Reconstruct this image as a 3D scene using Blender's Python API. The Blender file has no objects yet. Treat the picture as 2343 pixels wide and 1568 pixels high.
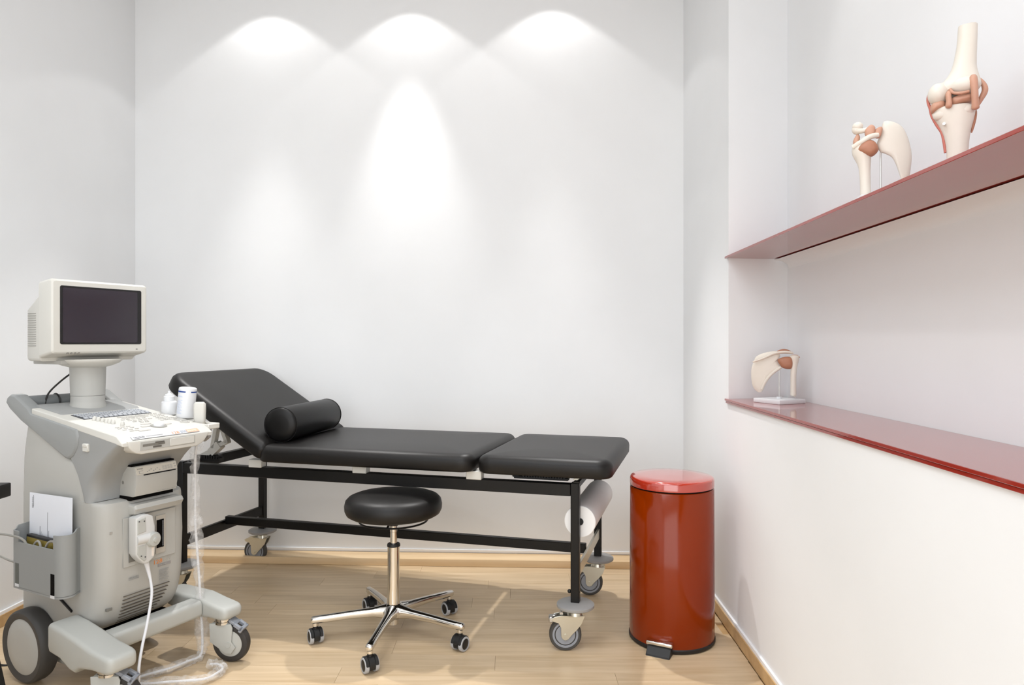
import bpy, bmesh, math, random
from math import pi, sin, cos, radians
from mathutils import Matrix, Vector
random.seed(11)
SC = bpy.context.scene
COL = SC.collection
# ------------------------------------------------------------------ camera
cd = bpy.data.cameras.new('camera'); cam = bpy.data.objects.new('camera', cd); COL.objects.link(cam)
cam.location = (0, 0, 1.08); cam.rotation_euler = (pi/2, 0, 0)
cd.sensor_width = 36; cd.sensor_fit = 'HORIZONTAL'; cd.lens = 1580/2343*36; cd.clip_start = .02
SC.camera = cam
# ------------------------------------------------------------------ world, lights, exposure
W = bpy.data.worlds.new('world'); SC.world = W; W.use_nodes = True
W.node_tree.nodes['Background'].inputs[0].default_value = (.8, .85, .9, 1)
W.node_tree.nodes['Background'].inputs[1].default_value = .1
SC.view_settings.view_transform = 'Standard'; SC.view_settings.look = 'None'
SC.view_settings.gamma = 1; SC.view_settings.use_curve_mapping = False
SC.view_settings.exposure = 0.70
CEIL = 2.90
def spot(x, y, half, blend, power, col=(1, .95, .87), tilt=(0, 0), r=.03, z=CEIL-.03):
    l = bpy.data.lights.new('downlight', 'SPOT'); o = bpy.data.objects.new('downlight', l); COL.objects.link(o)
    l.spot_size = 2*radians(half); l.spot_blend = blend; l.energy = power; l.color = col; l.shadow_soft_size = r
    o.location = (x, y, z); o.rotation_euler = (tilt[0], tilt[1], 0)
WARM = (1, .985, .965)
for i, x in enumerate((-1.225, -.516, .185)):
    y = 3.42-.045*x-.20
    spot(x, y, 52, .12, 2.7, WARM, r=.02)
    if i == 1: spot(x, y, 21, .9, 44, WARM, tilt=(radians(2), 0), r=.03)
    else: spot(x, y, 27-i, .6, (80, 100, 84)[i], WARM, tilt=(radians(-13), 0), r=.03)
for x, e in ((-1.2, 6), (-.5, 13), (.1, 4)):
    spot(x, 1.75, 50, .4, e, WARM, r=.04)
spot(.90, 1.95, 30, .5, 8, WARM, r=.03); spot(.90, 1.15, 32, .5, 8, WARM, r=.03)
def area(x, y, z, sx, sy, power, col, rot=(0, 0, 0)):
    l = bpy.data.lights.new('fill_light', 'AREA'); o = bpy.data.objects.new('fill_light', l); COL.objects.link(o)
    l.shape = 'RECTANGLE'; l.size = sx; l.size_y = sy; l.energy = power; l.color = col
    o.location = (x, y, z); o.rotation_euler = rot
area(-.7, .5, CEIL-.02, 1.5, 1.2, 19, (.86, .93, 1))  # added soft fill under the ceiling, no fixture there
area(-.55, -1.22, 1.30, 2.6, 2.4, 29, (.96, .975, .99), (pi/2, 0, 0))  # added unseen fill across the wall behind the camera
# ------------------------------------------------------------------ materials
def lin(c):
    return tuple(((v/255+.055)/1.055)**2.4 if v/255 > .04045 else v/255/12.92 for v in c)+(1,)
MATS = {}
def mat(name, rgb, rough=.5, metal=0, spec=.5, coat=0, var=0, vscale=8, bump=0, bscale=80, stretch=None, raw=False):
    if name in MATS: return MATS[name]
    m = bpy.data.materials.new(name); m.use_nodes = True; nt = m.node_tree; b = nt.nodes['Principled BSDF']
    c = lin(rgb); b.inputs['Base Color'].default_value = c
    b.inputs['Roughness'].default_value = rough; b.inputs['Metallic'].default_value = metal
    b.inputs['Specular IOR Level'].default_value = spec; b.inputs['Coat Weight'].default_value = coat
    b.inputs['Coat Roughness'].default_value = .05
    tc = nt.nodes.new('ShaderNodeTexCoord'); mp = nt.nodes.new('ShaderNodeMapping')
    nt.links.new(tc.outputs['Object'], mp.inputs[0])
    if stretch: mp.inputs['Scale'].default_value = stretch
    n = nt.nodes.new('ShaderNodeTexNoise'); n.inputs['Scale'].default_value = vscale; n.inputs['Detail'].default_value = 4
    nt.links.new(mp.outputs[0], n.inputs['Vector'])
    r = nt.nodes.new('ShaderNodeValToRGB'); v = max(var, .015)
    r.color_ramp.elements[0].position = .3; r.color_ramp.elements[1].position = .7
    r.color_ramp.elements[0].color = tuple(x*(1-v) for x in c[:3])+(1,)
    r.color_ramp.elements[1].color = tuple(min(1, x*(1+v)) for x in c[:3])+(1,)
    nt.links.new(n.outputs['Fac'], r.inputs[0]); nt.links.new(r.outputs[0], b.inputs['Base Color'])
    if bump:
        n2 = nt.nodes.new('ShaderNodeTexNoise'); n2.inputs['Scale'].default_value = bscale; n2.inputs['Detail'].default_value = 3
        nt.links.new(tc.outputs['Object'], n2.inputs['Vector'])
        bp = nt.nodes.new('ShaderNodeBump'); bp.inputs['Strength'].default_value = bump; bp.inputs['Distance'].default_value = .002
        nt.links.new(n2.outputs['Fac'], bp.inputs['Height']); nt.links.new(bp.outputs[0], b.inputs['Normal'])
    MATS[name] = m
    return m
def wood(name, ca, cb, rough, sx=1.6, sy=26):
    m = bpy.data.materials.new(name); m.use_nodes = True; nt = m.node_tree; b = nt.nodes['Principled BSDF']
    b.inputs['Roughness'].default_value = rough; b.inputs['Specular IOR Level'].default_value = .4
    tc = nt.nodes.new('ShaderNodeTexCoord'); oi = nt.nodes.new('ShaderNodeObjectInfo')
    mul = nt.nodes.new('ShaderNodeMath'); mul.operation = 'MULTIPLY'; mul.inputs[1].default_value = 37
    nt.links.new(oi.outputs['Random'], mul.inputs[0])
    mp = nt.nodes.new('ShaderNodeMapping'); mp.inputs['Scale'].default_value = (sx, sy, sy)
    nt.links.new(tc.outputs['Object'], mp.inputs[0]); nt.links.new(mul.outputs[0], mp.inputs['Location'])
    n = nt.nodes.new('ShaderNodeTexNoise'); n.inputs['Scale'].default_value = 1.6; n.inputs['Detail'].default_value = 6; n.inputs['Distortion'].default_value = .6
    nt.links.new(mp.outputs[0], n.inputs['Vector'])
    r = nt.nodes.new('ShaderNodeValToRGB'); r.color_ramp.elements[0].position = .32; r.color_ramp.elements[1].position = .66
    r.color_ramp.elements[0].color = lin(ca); r.color_ramp.elements[1].color = lin(cb)
    nt.links.new(n.outputs['Fac'], r.inputs[0])
    hs = nt.nodes.new('ShaderNodeHueSaturation')
    mr = nt.nodes.new('ShaderNodeMapRange'); mr.inputs['To Min'].default_value = .92; mr.inputs['To Max'].default_value = 1.05
    nt.links.new(oi.outputs['Random'], mr.inputs[0]); nt.links.new(mr.outputs[0], hs.inputs['Value'])
    nt.links.new(r.outputs[0], hs.inputs['Color']); nt.links.new(hs.outputs[0], b.inputs['Base Color'])
    bp = nt.nodes.new('ShaderNodeBump'); bp.inputs['Strength'].default_value = .06; bp.inputs['Distance'].default_value = .001
    nt.links.new(n.outputs['Fac'], bp.inputs['Height']); nt.links.new(bp.outputs[0], b.inputs['Normal'])
    return m
WALL = mat('wall_paint', (237, 238, 239), .7, spec=.2, var=.01, vscale=3, bump=.03, bscale=250)
CEILM = mat('ceiling_paint', (240, 241, 242), .8, spec=.1)
PLANK = wood('maple_floor', (200, 174, 138), (218, 194, 161), .36)
SKIRT = wood('skirting_wood', (186, 150, 104), (206, 172, 124), .4, 1, 14)
PINE = wood('pine_ledge', (222, 190, 146), (238, 210, 170), .45, 1, 12)
TRIMW = mat('white_trim', (245, 245, 246), .4)
SHELF = mat('red_lacquer', (150, 46, 34), .08, spec=.6, coat=.45)
BINM = mat('bin_enamel', (130, 42, 0), .15, spec=.32, coat=.0, var=.02)
BINL = mat('bin_enamel_lit', (176, 48, 26), .12, spec=.9, coat=1, var=.02)  # lighter copy of the bin enamel, reflected light on the lid put into colour
LEATH = mat('black_leatherette', (20, 18, 17), .44, spec=.34, bump=.10, bscale=420)
BOLM = mat('bolster_leatherette', (12, 11, 11), .40, spec=.30, bump=.08, bscale=420)
BLACK = mat('black_steel', (9, 8, 8), .42, spec=.3, bump=.03, bscale=500)
BLKP = mat('black_plastic', (18, 18, 19), .5)
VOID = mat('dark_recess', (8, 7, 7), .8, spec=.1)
CHROME = mat('chrome', (222, 220, 216), .09, 1)
STEEL = mat('brushed_steel', (200, 200, 198), .28, 1)
ZINC = mat('zinc_plate', (206, 203, 190), .30, .85)
GREYD = mat('grey_disc_plastic', (150, 149, 148), .42)
TYRE = mat('grey_tyre', (66, 64, 62), .6)
TYREB = mat('dark_tyre', (52, 49, 47), .6)
HUBG = mat('grey_hub', (146, 150, 158), .45)
RIMG = mat('pale_grey_rim', (176, 178, 182), .5)
PGREY = mat('mid_grey_plastic', (152, 153, 152), .5, bump=.04, bscale=600)
PGREY2 = mat('handle_grey_plastic', (148, 150, 149), .5, bump=.04, bscale=600)
PBEI = mat('pale_grey_plastic', (178, 177, 172), .5, bump=.04, bscale=600)
PWHITE = mat('off_white_plastic', (208, 206, 199), .45, bump=.03, bscale=600)
PLEG = mat('leg_grey_plastic', (184, 185, 180), .48, bump=.04, bscale=600)
KEYM = mat('key_grey', (176, 179, 184), .5)
KEYB = mat('key_bed', (74, 76, 80), .6)
BTN = mat('button_grey', (196, 193, 187), .5)
WHITE = mat('white_plastic', (222, 223, 225), .35)
SCREEN = mat('dark_screen_glass', (44, 37, 46), .16, spec=.6)
SCRB = mat('screen_border', (24, 23, 24), .3)
BONE = mat('bone_plastic', (222, 214, 202), .42, var=.02, vscale=20)
LIG = mat('ligament_plastic', (196, 148, 124), .45, var=.05, vscale=40)
LIGD = mat('capsule_plastic', (170, 116, 90), .5, var=.06, vscale=60)
PAPER = mat('white_paper', (242, 241, 240), .8, spec=.1)
SHEET = mat('letter_paper', (232, 235, 242), .8, spec=.1)
INK = mat('dark_ink', (70, 70, 74), .6)
INKL = mat('pale_ink', (150, 150, 150), .6)
ORANGE = mat('orange_print', (226, 140, 70), .5)
PEACH = mat('peach_print', (240, 170, 140), .5)
SILV = mat('silver_label', (190, 191, 193), .4)
BLUE = mat('blue_print', (38, 70, 140), .4)
LBLUE = mat('pale_blue_print', (186, 198, 222), .5)
GOLD = mat('gold_panel', (150, 132, 62), .4, var=.25, vscale=14)
CABG = mat('grey_cable', (150, 148, 142), .5)
CABW = mat('white_cable', (222, 222, 224), .45)
CABB = mat('black_cable', (24, 22, 22), .5)
def clear(name):
    m = bpy.data.materials.new(name); m.use_nodes = True; nt = m.node_tree; b = nt.nodes['Principled BSDF']
    b.inputs['Base Color'].default_value = (.92, .91, .90, 1); b.inputs['Roughness'].default_value = .16; b.inputs['Specular IOR Level'].default_value = .8
    tr = nt.nodes.new('ShaderNodeBsdfTransparent'); mx = nt.nodes.new('ShaderNodeMixShader')
    n = nt.nodes.new('ShaderNodeTexNoise'); n.inputs['Scale'].default_value = 45; n.inputs['Detail'].default_value = 3
    tc = nt.nodes.new('ShaderNodeTexCoord'); nt.links.new(tc.outputs['Object'], n.inputs['Vector'])
    mr = nt.nodes.new('ShaderNodeMapRange'); mr.inputs[1].default_value = .35; mr.inputs[2].default_value = .7; mr.inputs[3].default_value = .07; mr.inputs[4].default_value = .36
    nt.links.new(n.outputs['Fac'], mr.inputs[0]); nt.links.new(mr.outputs[0], mx.inputs[0])
    nt.links.new(tr.outputs[0], mx.inputs[1]); nt.links.new(b.outputs[0], mx.inputs[2])
    nt.links.new(mx.outputs[0], nt.nodes['Material Output'].inputs[0])
    return m
SLEEVE = clear('clear_plastic_film')
# ------------------------------------------------------------------ mesh helpers
def smooth_pts(pts, n=6, closed=False):
    P = [Vector(p) for p in pts]; out = []; L = len(P)
    for i in range(L if closed else L-1):
        g = (lambda k: P[k % L]) if closed else (lambda k: P[min(max(k, 0), L-1)])
        p0, p1, p2, p3 = g(i-1), g(i), g(i+1), g(i+2)
        for j in range(n):
            t = j/n
            out.append(.5*((2*p1)+(p2-p0)*t+(2*p0-5*p1+4*p2-p3)*t*t+(3*p1-p0-3*p2+p3)*t**3))
    if not closed: out.append(P[-1])
    return out
def rr(hx, hy, r, z, ox=0, oy=0, n=5):
    r = min(r, hx*.999, hy*.999); out = []
    for sx, sy, a0 in ((1, 1, 0), (-1, 1, pi/2), (-1, -1, pi), (1, -1, 1.5*pi)):
        for k in range(n+1):
            a = a0+k*pi/2/n
            out.append((ox+sx*(hx-r)+r*cos(a), oy+sy*(hy-r)+r*sin(a), z))
    return out
class B:
    def __init__(s): s.bm = bmesh.new()
    def _add(s, t, M=None):
        if M is not None: bmesh.ops.transform(t, matrix=M, verts=t.verts)
        bmesh.ops.recalc_face_normals(t, faces=t.faces)
        me = bpy.data.meshes.new('tmp'); t.to_mesh(me); t.free(); s.bm.from_mesh(me); bpy.data.meshes.remove(me); return s
    def box(s, lo, hi, bev=0, seg=2, M=None):
        t = bmesh.new(); bmesh.ops.create_cube(t, size=1)
        for v in t.verts: v.co = Vector([(lo[i]+hi[i])/2+v.co[i]*(hi[i]-lo[i]) for i in range(3)])
        if bev: bmesh.ops.bevel(t, geom=t.edges[:], offset=bev, segments=seg, profile=.5, affect='EDGES')
        return s._add(t, M)
    def prism(s, poly, plane, lo, hi, bev=0, seg=3, M=None):
        t = bmesh.new(); f = {'xz': lambda p, h: (p[0], h, p[1]), 'xy': lambda p, h: (p[0], p[1], h), 'yz': lambda p, h: (h, p[0], p[1])}[plane]
        a = [t.verts.new(f(p, lo)) for p in poly]; b = [t.verts.new(f(p, hi)) for p in poly]; n = len(poly)
        fa = t.faces.new(a); fb = t.faces.new(b)
        for i in range(n): t.faces.new((a[i], a[(i+1) % n], b[(i+1) % n], b[i]))
        bmesh.ops.recalc_face_normals(t, faces=t.faces)
        if bev: bmesh.ops.bevel(t, geom=list(fa.edges)+list(fb.edges), offset=bev, segments=seg, profile=.5, affect='EDGES')
        return s._add(t, M)
    def loft(s, rings, M=None, caps=True, closed=False):
        t = bmesh.new(); R = [[t.verts.new(p) for p in r] for r in rings]; n = len(R[0])
        pr = list(zip(R, R[1:]+R[:1])) if closed else list(zip(R, R[1:]))
        for x, y in pr:
            for i in range(n): t.faces.new((x[i], x[(i+1) % n], y[(i+1) % n], y[i]))
        if caps and not closed: t.faces.new(R[0]); t.faces.new(R[-1])
        return s._add(t, M)
    def lathe(s, prof, n=32, M=None):
        rings = [[(max(r, 1e-5)*cos(2*pi*k/n), max(r, 1e-5)*sin(2*pi*k/n), z) for k in range(n)] for r, z in prof]
        return s.loft(rings[:-1], M, closed=True) if prof[0] == prof[-1] else s.loft(rings, M)
    def tube(s, pts, r, n=8, jit=0, seed=1, flat=1):
        P = [Vector(p) for p in pts]; rs = r if isinstance(r, (list, tuple)) else [r]*len(P)
        rnd = random.Random(seed); rings = []; up = None
        for i, p in enumerate(P):
            d = (P[min(i+1, len(P)-1)]-P[max(i-1, 0)]).normalized()
            if up is None: up = d.orthogonal().normalized()
            up = (up-d*up.dot(d)).normalized(); sd = d.cross(up)
            rings.append([p+(up*cos(2*pi*k/n)*flat+sd*sin(2*pi*k/n))*rs[i]*(1+jit*rnd.uniform(-1, 1)) for k in range(n)])
        return s.loft(rings)
    def cyl(s, p0, p1, r, r1=None, n=24, M=None):
        p0, p1 = Vector(p0), Vector(p1); r1 = r if r1 is None else r1; d = (p1-p0).normalized(); u = d.orthogonal().normalized(); w = d.cross(u)
        return s.loft([[p+(u*cos(2*pi*k/n)+w*sin(2*pi*k/n))*q for k in range(n)] for p, q in ((p0, r), (p1, r1))], M)
    def ball(s, c, r, sc=(1, 1, 1), M=None, u=20, v=12):
        t = bmesh.new(); bmesh.ops.create_uvsphere(t, u_segments=u, v_segments=v, radius=r)
        for x in t.verts: x.co = Vector([c[i]+x.co[i]*sc[i] for i in range(3)])
        return s._add(t, M)
    def blob(s, outline, thick, y0=0, curve=0, k=1., sm=3):
        """a softly rounded plate from an x-z outline"""
        P = smooth_pts([(p[0]*k, 0, p[1]*k) for p in outline], sm, True)
        c = sum(P, Vector())/len(P); rings = []
        for f, h in ((.05, -1), (.5, -.96), (.8, -.8), (.95, -.45), (1, 0), (.95, .45), (.8, .8), (.5, .96), (.05, 1)):
            rings.append([Vector((c.x+(p.x-c.x)*f, y0+h*thick/2+curve*(c.x+(p.x-c.x)*f)**2, c.z+(p.z-c.z)*f)) for p in P])
        return s.loft(rings)
    def build(s, name, m, parent=None, loc=None, rot=None, sharp=38):
        bmesh.ops.recalc_face_normals(s.bm, faces=s.bm.faces)
        for e in s.bm.edges:
            e.smooth = not (len(e.link_faces) == 2 and e.calc_face_angle(0) > radians(sharp))
        for f in s.bm.faces: f.smooth = True
        me = bpy.data.meshes.new(name); s.bm.to_mesh(me); s.bm.free(); me.materials.append(m)
        o = bpy.data.objects.new(name, me); COL.objects.link(o)
        if parent: o.parent = parent
        if loc is not None: o.location = loc
        if rot is not None: o.rotation_euler = rot
        return o
def thing(name, label, cat, loc=(0, 0, 0), rz=0, group=None):
    o = bpy.data.objects.new(name, None); COL.objects.link(o); o.empty_display_size = .1
    o.location = loc; o.rotation_euler = (0, 0, rz); tag(o, label, cat, group); return o
def tag(o, label, cat=None, group=None):
    o['label'] = label
    if cat: o['category'] = cat
    if group: o['group'] = group
    return o
def struct(o): o['kind'] = 'structure'; return o
def stuff(o): o['kind'] = 'stuff'; return o
def frame(o, x, y):
    """matrix with origin o and x, y axes (z = x cross y): print lies in its x-y plane"""
    x = Vector(x).normalized(); y = Vector(y); y = (y-x*y.dot(x)).normalized(); z = x.cross(y)
    return Matrix(((x.x, y.x, z.x, o[0]), (x.y, y.y, z.y, o[1]), (x.z, y.z, z.z, o[2]), (0, 0, 0, 1)))
def text(name, s, size, M, m, parent, align='LEFT', sx=1, shear=0):
    c = bpy.data.curves.new('t', 'FONT'); c.body = s; c.size = size; c.extrude = .0003; c.align_x = align; c.resolution_u = 2; c.shear = shear
    o = bpy.data.objects.new('t', c); COL.objects.link(o); dg = bpy.context.evaluated_depsgraph_get(); dg.update()
    me = bpy.data.meshes.new_from_object(o.evaluated_get(dg)); bpy.data.objects.remove(o); bpy.data.curves.remove(c)
    me.transform(M @ Matrix.Diagonal((sx, 1, 1, 1))); me.materials.clear(); me.materials.append(m); me.name = name
    r = bpy.data.objects.new(name, me); COL.objects.link(r); r.parent = parent; return r
def ink_lines(name, M, rows, m, parent, th=.0004):
    """rows of printed dashes: (x0, x1, y, height)"""
    b = B()
    for x0, x1, y, h in rows: b.box((x0, y, 0), (x1, y+h, th), M=M)
    return b.build(name, m, parent)
# ------------------------------------------------------------------ room
YB = -1.25
def xl(y): return -1.945+.036*(y-2.613)
def xr(y): return .7553+.025*y
def xn(y): return 1.02+.017*y
def yb(x): return 3.42-.045*x
NY0, NY1 = .45, 2.617          # niche from near end to far end
o = struct(B().prism([(-2.3, YB-.2), (1.4, YB-.2), (1.4, 3.7), (-2.3, 3.7)], 'xy', -.12, -.009).build('floor', SKIRT))
floor = o
roww = .107; k = 0
def row_y(c, x): return c-.045*x
c = 2.163-32*roww
ix = lambda c: .045
n = 0
while c < 3.33-.02:
    c1 = min(c+roww, 3.3125)
    lo = xl(c)+.004; hi = xr(c)-.014
    x = lo-random.uniform(.1, .95)
    while x < hi:
        L = random.choice((.9, 1.05, 1.2, .75)); x0, x1 = max(x, lo), min(x+L, hi); x += L
        if x1-x0 < .03: continue
        g = .00015; q = .0003; cx_, cy_ = (x0+x1)/2, (c+c1)/2
        rings = []
        for z, ins in ((-.0085, 0), (-.0012, 0), (0, q)):
            rings.append([(x-cx_, y-cy_-.045*(x-cx_), z) for x, y in ((x0+g+ins, c+g+ins), (x1-g-ins, c+g+ins), (x1-g-ins, c1-g-ins), (x0+g+ins, c1-g-ins))])
        B().loft(rings).build('plank', PLANK, floor, loc=(cx_, cy_-.045*cx_, 0), sharp=20)
    c += roww
struct(B().prism([(-2.3, YB-.2), (1.4, YB-.2), (1.4, 3.7), (-2.3, 3.7)], 'xy', CEIL, CEIL+.1).build('ceiling', CEILM))
struct(B().prism([(-2.15, yb(-2.15)), (1.2, yb(1.2)), (1.2, 3.68), (-2.15, 3.68)], 'xy', -.009, CEIL).build('wall_back', WALL))
struct(B().prism([(xl(YB), YB), (xl(3.6), 3.6), (-2.25, 3.6), (-2.25, YB)], 'xy', -.009, CEIL).build('wall_left', WALL))
struct(B().box((-2.25, YB-.15, -.009), (1.3, YB, CEIL)).build('wall_front', WALL))
b = B()
b.prism([(xr(3.5), 3.5), (xr(NY1), NY1), (xn(2.67), 2.67), (1.3, 2.67), (1.3, 3.5)], 'xy', -.009, CEIL)
b.prism([(xr(NY1), NY1), (xr(NY0), NY0), (1.3, NY0), (1.3, 2.67), (xn(2.67), 2.67)], 'xy', -.009, .8495)
b.prism([(xn(2.67), 2.67), (xn(NY0), NY0), (1.3, NY0), (1.3, 2.67)], 'xy', .8495, CEIL)
b.prism([(xr(NY0), NY0), (xr(YB), YB), (1.3, YB), (1.3, NY0)], 'xy', -.009, CEIL)
struct(b.build('wall_right', WALL, sharp=10))
# rounded plaster cove under the upper shelf, along the niche back
b = B(); rings = []
for y in (NY0+.01, 2.655):
    xb = xn(y); rings.append([(xb+.01, y, 1.3970)]+[(xb-.058+.058*sin(t), y, 1.3970-.033*(1-cos(t))) for t in [j*pi/16 for j in range(9)]]+[(xb+.01, y, 1.364)])
struct(b.loft(rings).build('trim_1', WALL, sharp=60))
# skirtings
struct(B().prism([(xl(3.4)+.005, 3.3125-.045*-1.9), (xr(3.3), 3.3125-.045*.83), (xr(3.3), yb(.83)), (xl(3.4)+.005, yb(-1.91))], 'xy', 0, .035, .002, 2).build('baseboard_back', PINE))
struct(B().prism([(-1.9, yb(-1.9)-.006), (.82, yb(.82)-.006), (.82, yb(.82)+.002), (-1.9, yb(-1.9)+.002)], 'xy', .0415, .0515).build('trim_2', TRIMW))
struct(B().prism([(xl(3.38), 3.38), (xl(YB), YB), (xl(YB)+.012, YB), (xl(3.38)+.012, 3.38)], 'xy', 0, .046, .001, 1).build('baseboard_left', SKIRT))
struct(B().prism([(xl(3.4), 3.4), (xl(YB), YB), (xl(YB)+.008, YB), (xl(3.4)+.008, 3.4)], 'xy', .046, .058).build('trim_3', TRIMW))
struct(B().prism([(xr(3.27), 3.27), (xr(YB), YB), (xr(YB)-.012, YB), (xr(3.27)-.012, 3.27)], 'xy', 0, .046, .001, 1).build('baseboard_right', SKIRT))
struct(B().prism([(xr(3.36), 3.36), (xr(YB), YB), (xr(YB)-.008, YB), (xr(3.36)-.008, 3.36)], 'xy', .046, .058).build('trim_4', TRIMW))
# ------------------------------------------------------------------ shelves
def shelf_poly(back, d=0): return [(.7453+.025*2.634+d, 2.634-d), (.7453+.025*NY0+d, NY0+.01), (back(NY0), NY0+.01), (back(2.6), 2.6+.055), (.8207+.004, 2.634)]
o = B().prism(shelf_poly(lambda y: xn(y)-.001), 'xy', 1.400, 1.408, .0008, 1).build('wall_shelf', SHELF)
tag(o, 'upper red lacquered shelf, seen from below, across the wall niche', 'shelf')
t = thing('wall_shelf', 'lower red lacquered shelf forming the sill of the wall niche', 'shelf')
B().prism(shelf_poly(lambda y: xn(y)-.001), 'xy', .8586, .8666, .0008, 1).build('top_panel', SHELF, t)
B().prism(shelf_poly(lambda y: xn(y)-.004, .003), 'xy', .8497, .8575, .0008, 1).build('lower_panel', SHELF, t)
# ------------------------------------------------------------------ exam table
T = thing('exam_table', 'black padded examination couch on a black steel frame with four castors', 'exam table', (.2336, 2.4085, 0), -.2677)
TL, TW, LT = 1.65, .5456, .03
def leg(u0, v0): return B().box((u0, v0, .163), (u0+LT, v0+LT, .588), .002, 1)
LEGS = [(-LT, 0), (-LT, TW), (-TL-LT, 0), (-TL-LT, TW)]
for u0, v0 in LEGS: leg(u0, v0).build('leg', BLACK, T)
for v0 in (0, TW): B().box((-TL, v0, .541), (-LT, v0+LT, .584), .002, 1).build('side_rail', BLACK, T)
B().box((-TL-LT, LT, .544), (-TL, TW, .584), .002, 1).build('end_rail', BLACK, T)
B().box((-LT, LT, .560), (-.008, TW, .584), .002, 1).build('end_rail', BLACK, T)
B().box((-TL-.022, LT, .236), (-TL-.004, TW, .28), .002, 1).build('lower_cross_bar', BLACK, T)
o = B().box((-.016, LT, .248), (-.006, TW, .288), .001, 1).build('lower_cross_bar', ZINC, T); tag(o, 'bare metal lower cross bar')
B().box((-TL, .262, .264), (-.02, .288, .300), .002, 1).build('stretcher', BLACK, T)
for u, v in ((-1.335, -.004), (-.876, -.004), (-.417, -.004), (-1.335, TW+.002), (-.417, TW+.002)):
    B().box((u+.002, v, .5815), (u+.060, v+LT+.006, .613), .002, 1).build('support_block', PWHITE, T)
b = B(); b.cyl((.0, .012, .205), (.0, .012, .205+.001), .004); b.build('bolt', BLKP, T); B().ball((-LT-.006, .012, .205), .007).build('lock_knob', BLKP, T)
# cushions
def rr2(hx, hy, r0, r1, z):
    """plan outline with corner radius r0 at the left end and r1 at the right end"""
    out = []
    for sx, sy, a0, r in ((1, 1, 0, r1), (-1, 1, pi/2, r0), (-1, -1, pi, r0), (1, -1, 1.5*pi, r1)):
        for j in range(7): out.append((sx*(hx-r)+r*cos(a0+j*pi/12), sy*(hy-r)+r*sin(a0+j*pi/12), z))
    return out
def pad(hx, hy, h, rc, re, rb, crown=.006, rc1=None):
    rr = lambda a, b, r, z: rr2(a, b, r, r if rc1 is None else max(min(rc1, rc1-rc+r), .008), z)
    rings = [rr(hx-rb-.03, hy-rb-.03, max(rc-rb-.02, .01), 0)]
    for k in range(4):
        a = -pi/2+k*pi/8; d = rb*(1-cos(a)); rings.append(rr(hx-d, hy-d, max(rc-d, .008), rb+rb*sin(a)))
    for k in range(7):
        a = k*pi/12; d = re*(1-cos(a)); rings.append(rr(hx-d, hy-d, max(rc-d, .012), h-re*.85+re*.85*sin(a)))
    for f in (.02, .06, .14): rings.append(rr(hx-re-f, hy-re-f, max(rc-re, .012), h+crown*min(1, f/.1)))
    return B().loft(rings)
V0, V1 = -.052, .598; hv = (V1-V0)/2; vc = (V0+V1)/2
pad(.243, hv, .066, .055, .034, .016).build('foot_cushion', LEATH, T, loc=(-.123, vc, .612), sharp=80)
pad(.448, hv, .066, .055, .034, .016).build('seat_cushion', LEATH, T, loc=(-.826, vc, .612), sharp=80)
th = radians(32)
Lb = .552
# backrest: hinge at its lower end, rises to the left
hp = Vector((-1.254, vc, .6225))
pad(Lb/2, hv, .066, .085, .034, .014, rc1=.026).build('backrest_cushion', LEATH, T, loc=hp+Vector((-cos(th)*Lb/2, 0, sin(th)*Lb/2-.004)), rot=(0, th, 0), sharp=80)
# backrest adjusters
def bar(b, p, q, hw=.010, hy=.012):
    p, q = Vector(p), Vector(q); d = (q-p).normalized(); u = Vector((-d.z, 0, d.x))*hw; w = Vector((0, hy, 0))
    b.loft([[r+u+w, r-u+w, r-u-w, r+u-w] for r in (p, q)])
for v in (.12, .44):
    b = B()
    bar(b, (-1.665, v, .585), (-1.590, v, .622), .011)
    bar(b, (-1.602, v, .612), (-1.560, v, .648), .017, .016)
    bar(b, (-1.593, v-.004, .632), (-1.575, v-.004, .715), .008)
    bar(b, (-1.572, v, .640), (-1.520, v, .662), .008)
    bar(b, (-1.524, v, .656), (-1.548, v, .712), .008)
    o = b.build('backrest_ratchet', PWHITE, T); tag(o, 'white folding ratchet strut')
    b = B()
    for j in range(9): b.box((-1.668+.012*j, v-.018, .585), (-1.660+.012*j, v+.018, .600))
    b.box((-1.675, v-.014, .575), (-1.555, v+.014, .590)); b.build('ratchet_rack', BLKP, T)
b = B()
b.prism([(-.26, .590), (-.20, .612), (-.05, .600), (-.05, .593), (-.20, .603), (-.25, .586)], 'xz', .06, .085)
b.box((-.25, .055, .583), (-.05, .09, .591))
for j in range(16): b.box((-.215+.010*j, .05, .590), (-.210+.010*j, .095, .596))
b.build('foot_ratchet', BLKP, T)
o = B().prism([(-.028, .592), (-.012, .592), (.03, .625), (.014, .625)], 'xz', .035, .06).build('foot_hinge_arm', ZINC, T); tag(o, 'grey metal hinge arm under the foot cushion')
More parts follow.
